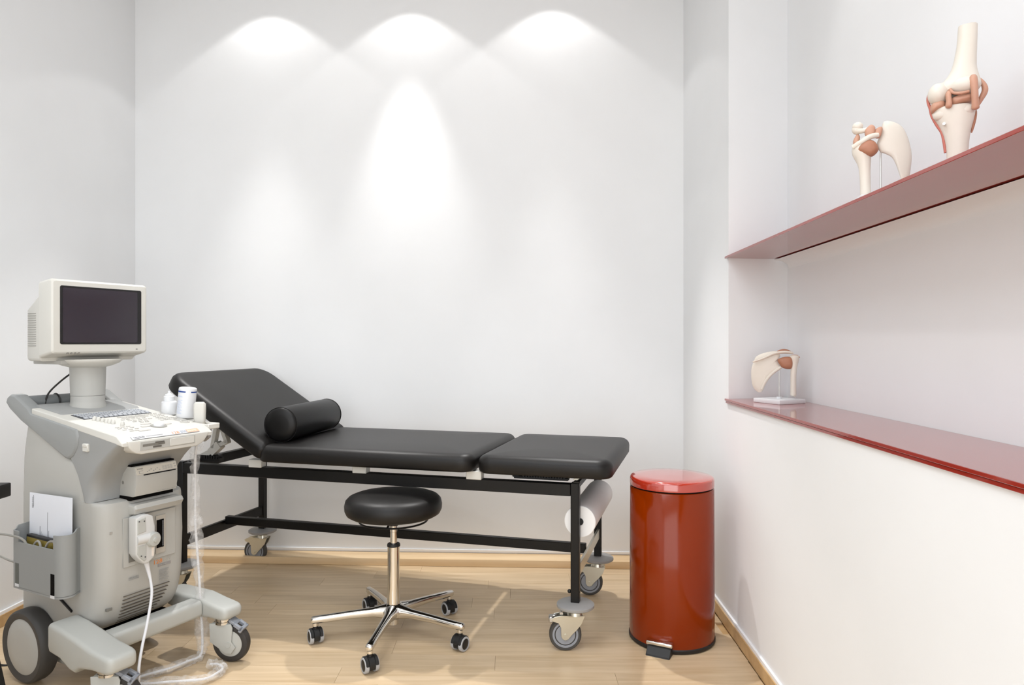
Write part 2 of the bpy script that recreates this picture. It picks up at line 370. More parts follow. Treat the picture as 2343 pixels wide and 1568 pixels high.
# castors
def castor(parent, x, y, zt, r, ang, w=.024, brake=True, fm=ZINC, tyre=TYRE, trail=.036):
    """swivel castor: stem at x, y; wheel trails along ang"""
    M = Matrix.Translation((x, y, 0)) @ Matrix.Rotation(ang, 4, 'Z'); h = w/2+.004
    b = B()
    b.cyl((0, 0, zt-.018), (0, 0, zt), .017, M=M, n=20); b.cyl((0, 0, zt-.026), (0, 0, zt-.014), .024, .021, M=M, n=20)
    b.box((-.026, -h-.003, zt-.030), (.03, h+.003, zt-.024), .002, 1, M=M)
    side = [(-.032, zt-.024), (.050, zt-.024), (.074, zt-.029), (.086, zt-.037), (.080, zt-.045), (.060, zt-.051), (trail+.022, zt-.056), (trail+.016, zt-.066), (trail+.015, r-.004), (trail+.010, r-.013), (trail, r-.017), (trail-.010, r-.013), (trail-.024, r+.004), (-.004, r+.020), (-.020, r+.040)]
    for s in (-1, 1): b.prism(side, 'xz', min(s*h, s*(h+.003)), max(s*h, s*(h+.003)), .0008, 1, M=M)
    b.cyl((trail, -h-.006, r), (trail, h+.006, r), .006, M=M, n=14)
    f = b.build('castor', fm, parent)
    Mw = M @ Matrix.Translation((trail, 0, r)) @ Matrix.Rotation(pi/2, 4, 'X')
    B().lathe([(r*.80, -w/2), (r*.94, -w/2), (r, -w*.3), (r, w*.3), (r*.94, w/2), (r*.80, w/2), (r*.80, -w/2)], 40, Mw).build('tyre', tyre, f)
    B().lathe([(.002, -w*.46), (r*.60, -w*.46), (r*.62, -w*.40), (r*.66, -w*.40), (r*.68, -w*.48), (r*.81, -w*.48), (r*.81, w*.48), (r*.68, w*.48), (r*.66, w*.40), (r*.62, w*.40), (r*.60, w*.46), (.002, w*.46)], 40, Mw).build('hub', HUBG, f)
    for s in (-1, 1): B().lathe([(r*.61, s*w*.405), (r*.67, s*w*.405), (r*.67, s*w*.43), (r*.61, s*w*.43), (r*.61, s*w*.405)], 40, Mw).build('hub_groove', TYREB, f)
    if brake:
        b = B(); b.box((.066, -.008, zt-.040), (.082, .008, zt-.026), .002, 1, M=M); b.box((.078, -.016, zt-.050), (.094, .016, zt-.030), .003, 1, M=M)
        b.cyl((.05, -.012, zt-.020), (.05, .012, zt-.020), .006, M=M, n=12); b.build('brake_lever', STEEL, f)
    return f
for i, (u0, v0) in enumerate(LEGS):
    u, v = u0+LT/2, v0+LT/2
    B().lathe([(.017, 0), (.060, 0), (.066, .004), (.066, .012), (.060, .016), (.017, .020)], 40).build('bumper_disc', GREYD, T, loc=(u, v, .150))
    castor(T, u, v, .150, .0565, pi+.25 if i == 0 else pi+.12, brake=(i == 0))
# bolster on the couch
bl = thing('bolster_cushion', 'black cylindrical bolster lying on the couch against the raised backrest', 'cushion')
Mt = Matrix.Translation((.2336, 2.4085, 0)) @ Matrix.Rotation(-.2677, 4, 'Z')
bo = Mt @ Matrix.Translation((-1.212, .030, .7500)) @ Matrix.Rotation(radians(8), 4, 'Z') @ Matrix.Rotation(radians(-.5), 4, 'X') @ Matrix.Rotation(-pi/2, 4, 'X')
R = .0705; BL_ = .485
B().lathe([(.003, -.006), (R*.5, -.005), (R*.85, -.001), (R*.96, .006), (R, .012), (R, BL_-.02), (R*.97, BL_-.008), (R*.85, BL_), (R*.5, BL_+.005), (.003, BL_+.006)], 44, bo).build('bolster_body', BOLM, bl, sharp=80)
for z in (.009, BL_-.010):
    B().loft([[bo @ Vector(((R-.001+.0022*cos(q))*cos(p), (R-.001+.0022*cos(q))*sin(p), z+.0022*sin(q))) for q in [j*pi/3 for j in range(6)]] for p in [j*2*pi/44 for j in range(44)]], closed=True).build('piping', BOLM, bl, sharp=80)
# paper roll under the foot end
pr = thing('paper_roll', 'white paper roll held between the right legs of the examination couch', 'paper roll')
B().lathe([(.013, 0), (.054, 0), (.056, .002), (.056, .480), (.054, .482), (.013, .482), (.013, 0)], 40, Mt @ Matrix.Translation((-.004, .042, .444)) @ Matrix.Rotation(-pi/2, 4, 'X')).build('paper', PAPER, pr)
B().cyl((0, 0, -.004), (0, 0, .486), .0125, M=Mt @ Matrix.Translation((-.004, .042, .444)) @ Matrix.Rotation(-pi/2, 4, 'X')).build('core_rod', BLKP, pr)
# ------------------------------------------------------------------ stool
SX, SY = -.435, 2.5381
S = thing('stool', 'round black swivel stool with chrome five-arm base in front of the couch', 'stool', (SX, SY, 0))
B().lathe([(.002, .446), (.13, .446), (.158, .449), (.170, .456), (.1765, .470), (.1775, .486), (.1735, .503), (.163, .514), (.145, .521), (.10, .526), (.05, .528), (.002, .5285)], 56).build('seat', LEATH, S, sharp=80)
b = B(); ring = [(.124*cos(a), .124*sin(a), .428) for a in [j*2*pi/48 for j in range(48)]]
b.loft([[Vector((p[0], p[1], p[2]))+Vector((cos(a)*cos(q), sin(a)*cos(q), sin(q)))*.0034 for q in [j*pi/3 for j in range(6)]] for p, a in zip(ring, [j*2*pi/48 for j in range(48)])], closed=True)
for a in (.5, 2.6, 4.7): b.cyl((.02*cos(a), .02*sin(a), .444), (.124*cos(a), .124*sin(a), .428), .0045, n=8)
b.build('height_ring', BLACK, S)
B().lathe([(.002, .408), (.0165, .408), (.0165, .447), (.03, .448), (.002, .449)], 24).build('seat_mount', BLKP, S)
B().lathe([(.002, .33), (.0125, .33), (.0125, .385), (.0135, .386), (.0135, .416), (.002, .416)], 28).build('gas_piston', CHROME, S)
B().lathe([(.0135, .330), (.024, .332), (.024, .338), (.022, .342), (.0135, .342), (.0135, .330)], 32).build('collar', BLKP, S)
B().lathe([(.002, .10), (.0245, .10), (.0235, .14), (.022, .22), (.022, .334), (.002, .334)], 40).build('column', CHROME, S)
b = B(); b.lathe([(.002, .068), (.028, .070), (.042, .082), (.045, .10), (.038, .112), (.026, .122), (.002, .126)], 40); b.lathe([(.002, .048), (.020, .048), (.021, .072), (.002, .072)], 28)
b.build('base_hub', CHROME, S)
for k in range(5):
    a = 3.3458+k*2*pi/5; M = Matrix.Rotation(a, 4, 'Z'); b = B(); rings = []
    for d, zt_, hw, hh in ((.022, .122, .026, .026), (.05, .116, .020, .021), (.075, .111, .0155, .016), (.16, .105, .0135, .0135), (.25, .098, .0130, .0130), (.284, .0955, .0130, .0125), (.290, .093, .0115, .010), (.293, .090, .0085, .007)):
        rings.append([(d, p[0], zt_-hh+p[1]) for p in [(x[0], x[1]) for x in rr(hw, hh, min(hw, hh)*.75, 0, n=3)]])
    b.loft(rings, M); b.cyl((.277, 0, .062), (.277, 0, .082), .0105, M=M, n=16)
    b.build('base_arm', CHROME, S, sharp=50)
    # twin-wheel castor
    ca = {0: 2.12, 1: 2.15, 2: 1.0, 3: 2.2, 4: 2.12}[k]
    px, py = .277*cos(a), .277*sin(a)
    M = Matrix.Translation((px, py, 0)) @ Matrix.Rotation(ca-pi/2, 4, 'Z'); r = .026
    b = B(); hood = [(r*1.06*cos(t), .027+r*1.06*sin(t)) for t in [radians(-25+j*23) for j in range(11)]]
    b.prism(hood, 'yz', -.010, .010, .001, 1, M=M); b.cyl((0, 0, .04), (0, 0, .064), .0095, M=M, n=16)
    for s in (-1, 1): b.prism([(r*1.05*cos(t), .027+r*1.05*sin(t)) for t in [radians(5+j*17) for j in range(11)]], 'yz', min(s*.010, s*.022), max(s*.010, s*.022), .002, 1, M=M)
    f = b.build('castor', BLKP, S)
    for s in (-1, 1):
        Mw = M @ Matrix.Translation((s*.0165, 0, r)) @ Matrix.Rotation(s*pi/2, 4, 'Y')
        B().lathe([(r*.72, -.006), (r, -.005), (r, .004), (r*.93, .0075), (r*.72, .0075), (r*.72, -.006)], 28, Mw).build('tyre', RIMG, f)
        B().lathe([(.001, -.005), (r*.73, -.005), (r*.73, .006), (r*.5, .0085), (.001, .009)], 28, Mw).build('wheel_disc', BLKP, f)
# ------------------------------------------------------------------ pedal bin
P = thing('pedal_bin', 'tall round red pedal bin with domed-edge lid beside the couch', 'bin', (.586, 2.535, 0))
B().lathe([(.002, .012), (.150, .012), (.1525, .018), (.1520, .20), (.1505, .5515), (.146, .555), (.002, .555)], 72).build('body', BINM, P, sharp=60)
o = B().lathe([(.002, .002), (.152, .002), (.1550, .006), (.1550, .014), (.152, .0175), (.002, .0175)], 64).build('base_ring', BLKP, P); tag(o, 'black plastic foot ring')
B().lathe([(.002, .555), (.1475, .555), (.1475, .561), (.002, .561)], 64).build('lid_seal', VOID, P)
B().lathe([(.146, .560), (.1515, .560), (.1515, .584), (.1490, .5895), (.144, .592), (.10, .594), (.002, .595)], 72).build('lid', BINL, P, sharp=60)
pa = -2.05
M = Matrix.Rotation(pa+pi/2, 4, 'Z')
o = B().box((-.046, -.174, .030), (.046, -.146, .045), .005, 3, M=M).build('pedal', CHROME, P); tag(o, 'chrome foot pedal')
b = B(); b.box((-.042, -.190, .0), (.042, -.150, .004), .001, 1, M=M); b.prism([(-.192, 0), (-.150, 0), (-.150, .030), (-.165, .030)], 'yz', -.042, .042, .002, 1, M=M)
o = b.build('pedal_block', BLKP, P)
# ------------------------------------------------------------------ ultrasound machine
MA = math.atan2(-.459, .888); MO = (-1.123, 1.957, 0)
U = thing('ultrasound_machine', 'grey wheeled ultrasound machine with monitor and sloping keyboard console', 'ultrasound machine', MO, MA)
def ct(a): return .80-.142*(a+.06)          # console top height
def rc(a0, a1, b0, b1, rf, rb, zf, n=6):
    """plan outline with front corner radius rf and back corner radius rb"""
    out = []
    for sx, sy, t0, r in ((1, 1, 0, rf), (-1, 1, pi/2, rb), (-1, -1, pi, rb), (1, -1, 1.5*pi, rf)):
        cx_, cy_ = (a1-r if sx > 0 else a0+r), (b1-r if sy > 0 else b0+r)
        for j in range(n+1):
            t = t0+j*pi/2/n; p = (cx_+r*cos(t), cy_+r*sin(t)); out.append((p[0], p[1], zf(p[0]) if callable(zf) else zf))
    return out
B().loft([rc(a0, a1, .055+d, .353-d, .05-d, .035-d, z) for z, a0, a1, d in ((.172, -.580, -.285, .03), (.176, -.590, -.255, .012), (.186, -.596, -.228, .003), (.205, -.597, -.202, 0), (.23, -.597, -.184, 0), (.26, -.597, -.170, 0), (.30, -.597, -.160, 0), (.34, -.597, -.155, 0), (.45, -.597, -.150, 0), (.55, -.596, -.154, 0), (.578, -.596, -.157, 0), (.586, -.596, -.160, 0), (.589, -.596, -.166, 0), (.5905, -.595, -.215, 0), (.66, -.593, -.225, 0), (.70, -.591, -.26, 0), (.735, -.586, -.34, 0), (.764, -.580, -.40, 0), (.82, -.566, -.44, 0), (.832, -.560, -.46, 0))]).build('body_shell', PBEI, U, sharp=40)
B().loft([rc(a0, a1, .0525, .3555, rf, .003, z) for z, a0, a1, rf in ((.5895, -.234, -.206, .020), (.592, -.236, -.2, .030), (.615, -.244, -.2, .034), (.64, -.255, -.197, .034), (.668, -.268, -.184, .034), (.70, -.290, -.155, .032), (.725, -.31, -.126, .030), (.742, -.33, -.105, .028), (.768, -.35, -.072, .024), (.778, -.35, -.060, .020), (lambda a: ct(a)-.0185, -.35, -.056, .020))]).build('neck_cowl', PGREY, U, sharp=40)
for b0, b1 in ((.0465, .094), (.326, .3735)):
    arm = [(-.664, .880), (-.655, .898), (-.636, .908), (-.610, .905), (-.535, .868), (-.515, .850), (-.30, .8185), (-.268, .813), (-.260, .790), (-.268, .755), (-.288, .728), (-.312, .716), (-.335, .720), (-.45, .770), (-.575, .822), (-.64, .858)]
    B().prism(arm, 'xz', b0, b1, .010, 3).build('handle_arm', PGREY2, U, sharp=30)
o = B().cyl((-.608, .085, .878), (-.608, .34, .878), .023).build('grab_bar', mat('dark_grip', (122, 125, 126), .5), U); tag(o, 'darker grey rear grab bar')
# console
cons = [(-.52, ct(-.52)), (-.090, ct(-.09)), (-.078, ct(-.09)-.003), (-.052, .782), (-.052, .772), (-.52, .846)]
C_ = B().prism(cons, 'xz', .052, .368, .005, 3).build('console', PWHITE, U, sharp=30)
deck = [(-.60, .862), (-.585, .872), (-.535, ct(-.535)+.006), (-.41, ct(-.41)+.006), (-.398, ct(-.398)+.0005), (-.398, ct(-.398)-.006), (-.60, .84)]
B().prism(deck, 'xz', .078, .345, .004, 2).build('rear_deck', PGREY, U, sharp=30)
def cp(a, b_, h=0): return Matrix.Translation((a, b_, ct(a)+h)) @ Matrix.Rotation(math.atan(.142), 4, 'Y')
b = B().box((-.036, -.116, 0), (.036, .116, .0012), M=cp(-.345, .212)); b.build('keyboard_bed', KEYB, C_)
b = B()
for r_ in range(5):
    for j in range(14):
        w = .0063
        b.box((-.0055, -w, 0), (.0055, w, .0034), .0010, 1, M=cp(-.373+.014*r_, .212-.105+.0162*j+(.002*r_ if r_ < 4 else 0), .0008))
stuff(b.build('keyboard_keys', KEYM, C_))
b = B()
def btn(a, b0, n_, db, w=.006, d=.003):
    for j in range(n_): b.box((-d, -w, 0), (d, w, .0022), .0008, 1, M=cp(a, b0+db*j))
btn(-.292, .20, 7, .016, .0065, .0032); btn(-.276, .205, 6, .016, .0065, .0032); btn(-.258, .19, 5, .018); btn(-.238, .20, 5, .018); btn(-.22, .205, 3, .02)
btn(-.30, .315, 2, .018); btn(-.282, .308, 3, .015, .005); btn(-.262, .305, 3, .015, .005); btn(-.24, .30, 3, .016); btn(-.222, .296, 4, .016); btn(-.204, .292, 4, .016)
btn(-.205, .22, 2, .018); btn(-.172, .115, 3, .018); btn(-.155, .112, 3, .02); btn(-.135, .115, 3, .02); btn(-.115, .125, 2, .016)
b.box((-.006, -.014, 0), (.006, .014, .002), .001, 1, M=cp(-.148, .193)); b.box((-.006, -.014, 0), (.006, .014, .002), .001, 1, M=cp(-.150, .270)); b.box((-.006, -.016, 0), (.006, .016, .002), .001, 1, M=cp(-.178, .215))
b.box((-.006, -.018, 0), (.006, .018, .002), .001, 1, M=cp(-.105, .16))
stuff(b.build('control_buttons', BTN, C_))
for a_, b_ in ((-.289, .116), (-.276, .121), (-.262, .126), (-.246, .129), (-.236, .133), (-.225, .137), (-.193, .146)):
    B().lathe([(.0062, 0), (.0064, .004), (.0052, .010), (.003, .0130), (.0005, .0135)], 16, cp(a_, b_)).build('slider_knob', PWHITE, C_)
B().lathe([(.0005, 0), (.024, 0), (.025, .0015), (.020, .002), (.0005, .001)], 32, cp(-.137, .231)).build('trackball_ring', mat('trackball_bezel', (150, 148, 142), .5), C_)
B().ball((0, 0, .002), .0165, (1, 1, .8), M=cp(-.137, .231)).build('trackball', WHITE, C_)
B().lathe([(.011, 0), (.015, 0), (.015, .003), (.011, .003), (.011, 0)], 24, cp(-.148, .335)).build('dial_ring', BTN, C_)
# label strip on the sloping front lip
fl = frame((-.0645, .212, .7925), (0, 1, 0), (-.026, 0, .0165))
B().box((-.122, -.0085, 0), (.110, .0085, .0012), M=fl).build('label_strip', SILV, C_)
Z = lambda x, y, z=.0012: fl @ Matrix.Translation((x, y, z))
text('lettering', 'MEDISON', .0075, Z(-.116, -.002), INK, C_, sx=1.1)
ink_lines('printed_line', Z(-.116, -.0055), [(0, .033, 0, .0012)], INK, C_)
ink_lines('printed_line', Z(-.075, -.002), [(0, .055, .001, .0022)], INKL, C_)
o = text('lettering', '128', .0155, Z(.010, -.0055), ORANGE, C_, sx=1.22); o['label'] = 'orange printed digits'
text('lettering', 'BW', .0155, Z(.043, -.0055), mat('bluegrey_print', (150, 158, 172), .5), C_, sx=.95)
B().box((0, -.0075, 0), (.043, .0075, .0006), M=Z(.066, 0)).build('printed_panel', PEACH, C_)
text('lettering', 'PRIME', .012, Z(.068, -.0045, .0018), mat('pale_print', (250, 222, 206), .5), C_, sx=1.1)
# drawer front below the console lip
chin = [(.068, .788)]+[(.082+.052*(1-cos(t)), .742+.046*(1-sin(t))) for t in [j*pi/12 for j in range(7)]][0:7]
chin = [(.068, .786), (.071, .770), (.080, .757), (.094, .748), (.112, .743), (.30, .743), (.318, .748), (.334, .758), (.345, .772), (.350, .786)]
D_ = B().prism(chin, 'yz', -.115, -.048, .004, 3).build('drive_front', PWHITE, U, sharp=30)
B().box((-.050, .106, .754), (-.0465, .296, .781), .0008, 1).build('drive_panel', PBEI, D_)
B().box((-.048, .114, .7655), (-.0458, .188, .7725)).build('disk_slot', mat('slot_grey', (120, 117, 110), .6), D_)
b = B(); b.box((-.047, .155, .772), (-.0455, .185, .776)); b.box((-.047, .165, .768), (-.0452, .182, .770)); b.box((-.047, .148, .7585), (-.0455, .176, .764)); b.build('disk_button', mat('slot_dark', (92, 88, 82), .6), D_)
B().box((-.048, .206, .756), (-.0455, .292, .779), .001, 1).build('drive_cover', PWHITE, D_)
B().box((-.0530, .20, .7712), (-.0505, .265, .7724)).build('lip_gap', INK, C_)
# small switch on the near side
b = B(); b.box((-.236, .046, .747), (-.210, .055, .772), .002, 1); b.box((-.234, .044, .761), (-.212, .050, .772), .002, 1)
o = b.build('side_catch', PWHITE, U)
# shade in the printer gaps, ledge, connector panel
b = B(); b.box((-.24, .141, .586), (-.146, .289, .5985)); b.box((-.24, .142, .692), (-.141, .289, .6975)); stuff(b.build('printer_gap_shade', VOID, U))  # dark slabs stand in for the shade above and below the printer
B().prism([(-.20, .528), (-.128, .545), (-.118, .562), (-.126, .574), (-.20, .580)], 'xz', .140, .312, .008, 3).build('printer_ledge', PBEI, U, sharp=30)
Mf = frame((-.1505, .21, .45), (0, 1, 0), (0, 0, 1))
cpn = B().box((-.090, -.068, 0), (.090, .085, .0014), .0006, 1, M=Mf).build('connector_panel', PBEI, U)
B().box((-.073, -.055, .003), (-.035, .062, .0045), M=Mf).build('left_port', mat('port_grey', (110, 108, 102), .6), cpn)
B().box((.018, -.052, .003), (.052, .070, .0045), M=Mf).build('port_frame', mat('port_frame_grey', (182, 176, 166), .6), cpn)
B().box((.020, -.034, .0045), (.045, .056, .006), M=Mf).build('port_socket', VOID, cpn)
b = B()
for j in range(26): b.box((.040, -.030+.0032*j, .006), (.0425, -.0283+.0032*j, .0072), M=Mf)
stuff(b.build('port_pins', RIMG, cpn))
# front print
Mp = frame((-.1540, .200, .371), (0, 1, 0), (-.03, 0, 1))
TR = lambda x, y, z=.001: Mp @ Matrix.Translation((x, y, z))
pl = B().box((.040, -.020, 0), (.086, -.011, .0008), M=TR(0, 0, 0)).build('front_label', mat('grey_print', (150, 146, 144), .5), U)
o = text('lettering', '128', .019, TR(.022, -.008), ORANGE, pl, sx=1.2); o['label'] = 'orange printed digits'
text('lettering', 'BW', .017, TR(.060, -.007), mat('faint_print', (186, 182, 174), .5), pl)
text('lettering', 'PRIME', .008, TR(.044, -.0185, .0018), PBEI, pl, sx=1.2)
ink_lines('fine_print', TR(.044, -.072), [(0, .026+.008*((j*7) % 3)/2, .005*j, .0018) for j in range(9)], INKL, pl)
text('lettering', 'MEDISON', .0075, TR(-.060, -.030), INKL, pl); ink_lines('printed_line', TR(-.060, -.034), [(0, .034, 0, .0014)], INKL, pl)
b = B()
for j in range(9):
    z = .289-.0118*j; a = -.1565-(.30-z)*.18-max(0, .26-z)**1.5*2.2; b.box((a-.012, .128+.003*max(0, j-5), z-.0008), (a+.0006+.0003*j, .286-.004*j, z+.0008))
stuff(b.build('vent_slots', mat('vent_brown', (104, 96, 84), .7), U))
B().box((-.168, .082, .494), (-.1545, .098, .502)).build('name_badge', mat('badge_grey', (170, 166, 160), .5), U)
B().box((-.178, .080, .258), (-.166, .096, .266), M=None).build('side_socket', mat('socket_grey', (120, 118, 112), .5), U)
# monitor
ring = lambda a, b0, b1, z0, z1, r: [(a, p[0], p[1]) for p in [(q[0], q[1]) for q in rr((b1-b0)/2, (z1-z0)/2, r, 0, (b0+b1)/2, (z0+z1)/2)]]
b = B()
b.loft([ring(-.62, .10, .32, 1.03, 1.16, .02), ring(-.585, .075, .345, 1.021, 1.182, .016), ring(-.54, .052, .368, 1.019, 1.193, .012), ring(-.47, .050, .370, 1.019, 1.238, .012), ring(-.466, .046, .374, 1.030, 1.276, .010), ring(-.41, .046, .374, 1.043, 1.284, .010), ring(-.402, .048, .372, 1.045, 1.282, .010), ring(-.3985, .053, .367, 1.050, 1.277, .008)])
mo = b.build('monitor', PWHITE, U, sharp=30)
B().loft([ring(-.402, .073, .350, 1.074, 1.263, .006), ring(-.3975, .073, .350, 1.074, 1.263, .006)]).build('screen_bezel', SCRB, mo)
B().loft([ring(-.400, .081, .335, 1.080, 1.257, .006), ring(-.3968, .081, .335, 1.080, 1.257, .006), ring(-.3960, .11, .31, 1.10, 1.24, .02)]).build('screen', SCREEN, mo, sharp=60)
B().box((-.4, .330, 1.056), (-.3975, .336, 1.058)).build('power_light', BLKP, mo)
b = B()
for j in range(15): b.box((-.535, .0495, 1.068+.0075*j), (-.490, .0515, 1.0705+.0075*j))
stuff(b.build('side_vents', mat('vent_shadow', (158, 156, 150), .6), mo))
b = B()
for j in range(4): b.cyl((-.402, .098+.012*j, 1.048), (-.402, .098+.012*j, 1.0425), .0035, n=10)
b.build('underside_dials', mat('dial_grey', (120, 116, 108), .5), mo)
# swivel dish and column
Mc = Matrix.Translation((-.478, .21, 0))
B().lathe([(.002, .9965), (.056, .9965), (.075, 1.002), (.095, 1.011), (.104, 1.020), (.104, 1.024), (.002, 1.024)], 48, Mc).build('swivel_dish', PWHITE, U, sharp=60)
B().box((-.60, .10, 1.008), (-.44, .135, 1.022), .003, 2).build('swivel_foot', PBEI, U)
B().lathe([(.002, .9005), (.0515, .9005), (.0545, .997), (.002, .997)], 48, Mc).build('monitor_column', PBEI, U)
B().lathe([(.002, .846), (.0560, .850), (.0545, .866), (.0520, .874), (.0512, .882), (.0510, .8995), (.002, .8995)], 48, Mc).build('column_foot', PBEI, U)
# base: skirt, legs, bar
B().box((-.50, .075, .048), (-.34, .345, .20), .015, 3).build('base_skirt', PLEG, U)
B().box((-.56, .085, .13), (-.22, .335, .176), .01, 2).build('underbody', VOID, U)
for c0, sc_, hx in ((.010, 1, 0), (.416, .9, -.030)):
    rings = []
    for a, z0, z1, hw in ((-.276, .172, .236, .038), (-.270, .165, .243, .043), (-.262, .158, .245, .0455), (-.21, .150, .238, .046), (-.165, .128, .229, .046), (-.140, .124, .224, .046), (-.118, .140, .219, .046), (-.06, .148, .206, .046), (-.002, .148, .1985, .0455), (.010, .149, .196, .0435), (.018, .152, .193, .0395), (.0225, .157, .188, .034), (.024, .164, .180, .027)):
        if hx: z1 = min(z1, .216)-.006; z0 = max(z0, .138)
        rings.append([(a+hx, p[0], p[1]) for p in [(q[0], q[1]) for q in rr(hw*sc_, (z1-z0)/2, .013, 0, c0, (z0+z1)/2, 4)]])
    B().loft(rings).build('front_leg', PLEG, U, sharp=30)
B().loft([[(p[0], y, p[1]) for p in [(q[0], q[1]) for q in rr(.032, .0275, .013, 0, -.140, .178, 4)]] for y in (.05, .37)]).build('cross_bar', PLEG, U, sharp=30)
for b0, s in ((.004, -1), (.416, 1)):
    Mw = Matrix.Translation((-.482, b0, .116)) @ Matrix.Rotation(s*pi/2, 4, 'X'); r = .115
    o = B().lathe([(r*.74, .004), (r*.80, -.001), (r*.93, -.002), (r*.985, .004), (r, .014), (r, .040), (r*.97, .049), (r*.4, .049), (r*.4, .010), (r*.74, .004)], 56, Mw).build('rear_wheel', TYRE, U)
    B().lathe([(.001, -.004), (r*.40, -.004), (r*.70, -.001), (r*.765, .003), (r*.765, .012), (.001, .012)], 48, Mw).build('wheel_cover', PBEI, o)
    B().cyl((-.472, .04, .114), (-.472, .39, .114), .012).build('axle', BLKP, o) if s < 0 else None
def machine_castor(x, y, ang):
    M = Matrix.Translation((x, y, 0)) @ Matrix.Rotation(ang, 4, 'Z'); zt = .148; r = .064; w = .030; tr = .028
    f = B()
    side = [(-.040, zt-.016), (.036, zt-.016), (.042, zt-.028), (.038, zt-.075), (tr+.024, r-.010), (tr+.010, r-.030), (tr-.010, r-.030), (-.038, zt-.078)]
    for s in (-1, 1): f.prism(side, 'xz', min(s*.018, s*.024), max(s*.018, s*.024), .002, 2, M=M)
    f.box((-.036, -.022, zt-.024), (.034, .022, zt-.016), .003, 2, M=M)
    for s in (-1, 1): f.cyl((tr, s*.018, r), (tr, s*.0265, r), r*.15, M=M, n=20)
    f = f.build('front_castor', PLEG, U)
    B().lathe([(.001, zt-.018), (.030, zt-.018), (.030, zt-.011), (.026, zt-.010), (.026, zt-.007), (.030, zt-.006), (.030, zt+.004), (.001, zt+.004)], 32, M).build('swivel_bearing', CHROME, f)
    Mw = M @ Matrix.Translation((tr, 0, r)) @ Matrix.Rotation(pi/2, 4, 'X')
    B().lathe([(r*.68, -w/2), (r*.82, -w*.52), (r*.95, -w*.42), (r, -w*.15), (r, w*.15), (r*.95, w*.42), (r*.82, w*.52), (r*.68, w/2), (r*.68, -w/2)], 44, Mw).build('tyre', TYREB, f)
    B().lathe([(.001, -w*.56), (r*.5, -w*.56), (r*.69, -w*.46), (r*.69, w*.46), (r*.5, w*.56), (.001, w*.56)], 40, Mw).build('wheel_disc', PLEG, f)
    b = B(); Mb = M @ Matrix.Translation((.034, 0, zt-.012)) @ Matrix.Rotation(radians(32), 4, 'Y')
    b.box((-.01, -.018, -.004), (.018, .018, .006), .002, 1, M=Mb)
    for s in (-1, 1): b.box((.012, min(s*.011, s*.022), -.004), (.046, max(s*.011, s*.022), .008), .002, 1, M=Mb)
    b.box((.036, -.022, -.010), (.048, .022, .008), .002, 1, M=Mb); b.build('brake_pedal', HUBG, f)
machine_castor(-.050, .412, -MA-.12)
machine_castor(-.040, .006, -MA+.05)
# side pocket
pk = B(); ao, ai, bo_, bi = -.508, -.232, -.015, .060
def pocket_outline(d):
    pts = []
    r = .022-d
    pts.append((ao+d, bi))
    for j in range(9):
        t = pi+j*pi/16; pts.append((ao+.022+r*cos(t), bo_+.022+r*sin(t)))
    rc_ = .032-d
    for j in range(13):
        t = 1.5*pi+j*(pi/2+.93)/12; pts.append((-.274+rc_*cos(t), bo_+.032+rc_*sin(t)))
    pts.append((-.262-d, bi)); return pts
po, pi_ = pocket_outline(0), pocket_outline(.004)
# curved walls either side of a lower front lip
def wall_run(j0, j1, top):
    pk.loft([[(po[j][0], po[j][1], .315), (pi_[j][0], pi_[j][1], .315), (pi_[j][0], pi_[j][1], top(j)), (po[j][0], po[j][1], top(j))] for j in range(j0, j1+1)])
wall_run(0, 9, lambda j: .490+.016*max(0, 3-j)/3)
wall_run(10, len(po)-1, lambda j: .500+.012*max(0, j-18)/5)
x0, x1 = po[9][0], po[10][0]
for p, q, zz in ((0, .10, .490), (.10, .985, .457), (.985, 1, .5)):
    pk.box((x0+(x1-x0)*p, bo_, .315), (x0+(x1-x0)*q, bo_+.004, zz))
pk.prism(po, 'xy', .310, .317)
pko = pk.build('side_pocket', PGREY2, U, sharp=25)
for a0, z0, m_ in ((-.480, .326, mat('slot_shade', (96, 98, 92), .6)), (-.290, .320, VOID)):
    B().box((a0, bo_-.0008, z0), (a0+.019, bo_+.003, z0+.064)).build('pocket_slot', m_, pko)
    B().box((a0, bo_-.0015, z0-.009), (a0+.019, bo_+.003, z0)).build('slot_foot', WHITE, pko)
# probe and bottle holders on the far side
B().box((-.345, .361, .796), (-.165, .425, .802), .002, 1, M=Matrix.Translation((0, 0, .018)) @ Matrix.Translation((-.25, .39, .80)) @ Matrix.Rotation(.10, 4, 'Y') @ Matrix.Translation((.25, -.39, -.80))).build('bottle_tray', PWHITE, U)
b = B(); b.box((-.175, .361, .788), (-.075, .372, .806), .002, 1); b.box((-.175, .405, .788), (-.075, .416, .806), .002, 1); b.box((-.090, .365, .788), (-.070, .412, .806), .003, 1)
b.build('probe_holder', PWHITE, U)
b = B(); b.prism([(-.10, .79), (-.072, .79), (-.076, .760), (-.10, .745)], 'xz', .368, .382, .003, 2); b.build('holder_hook', GREYD, U)
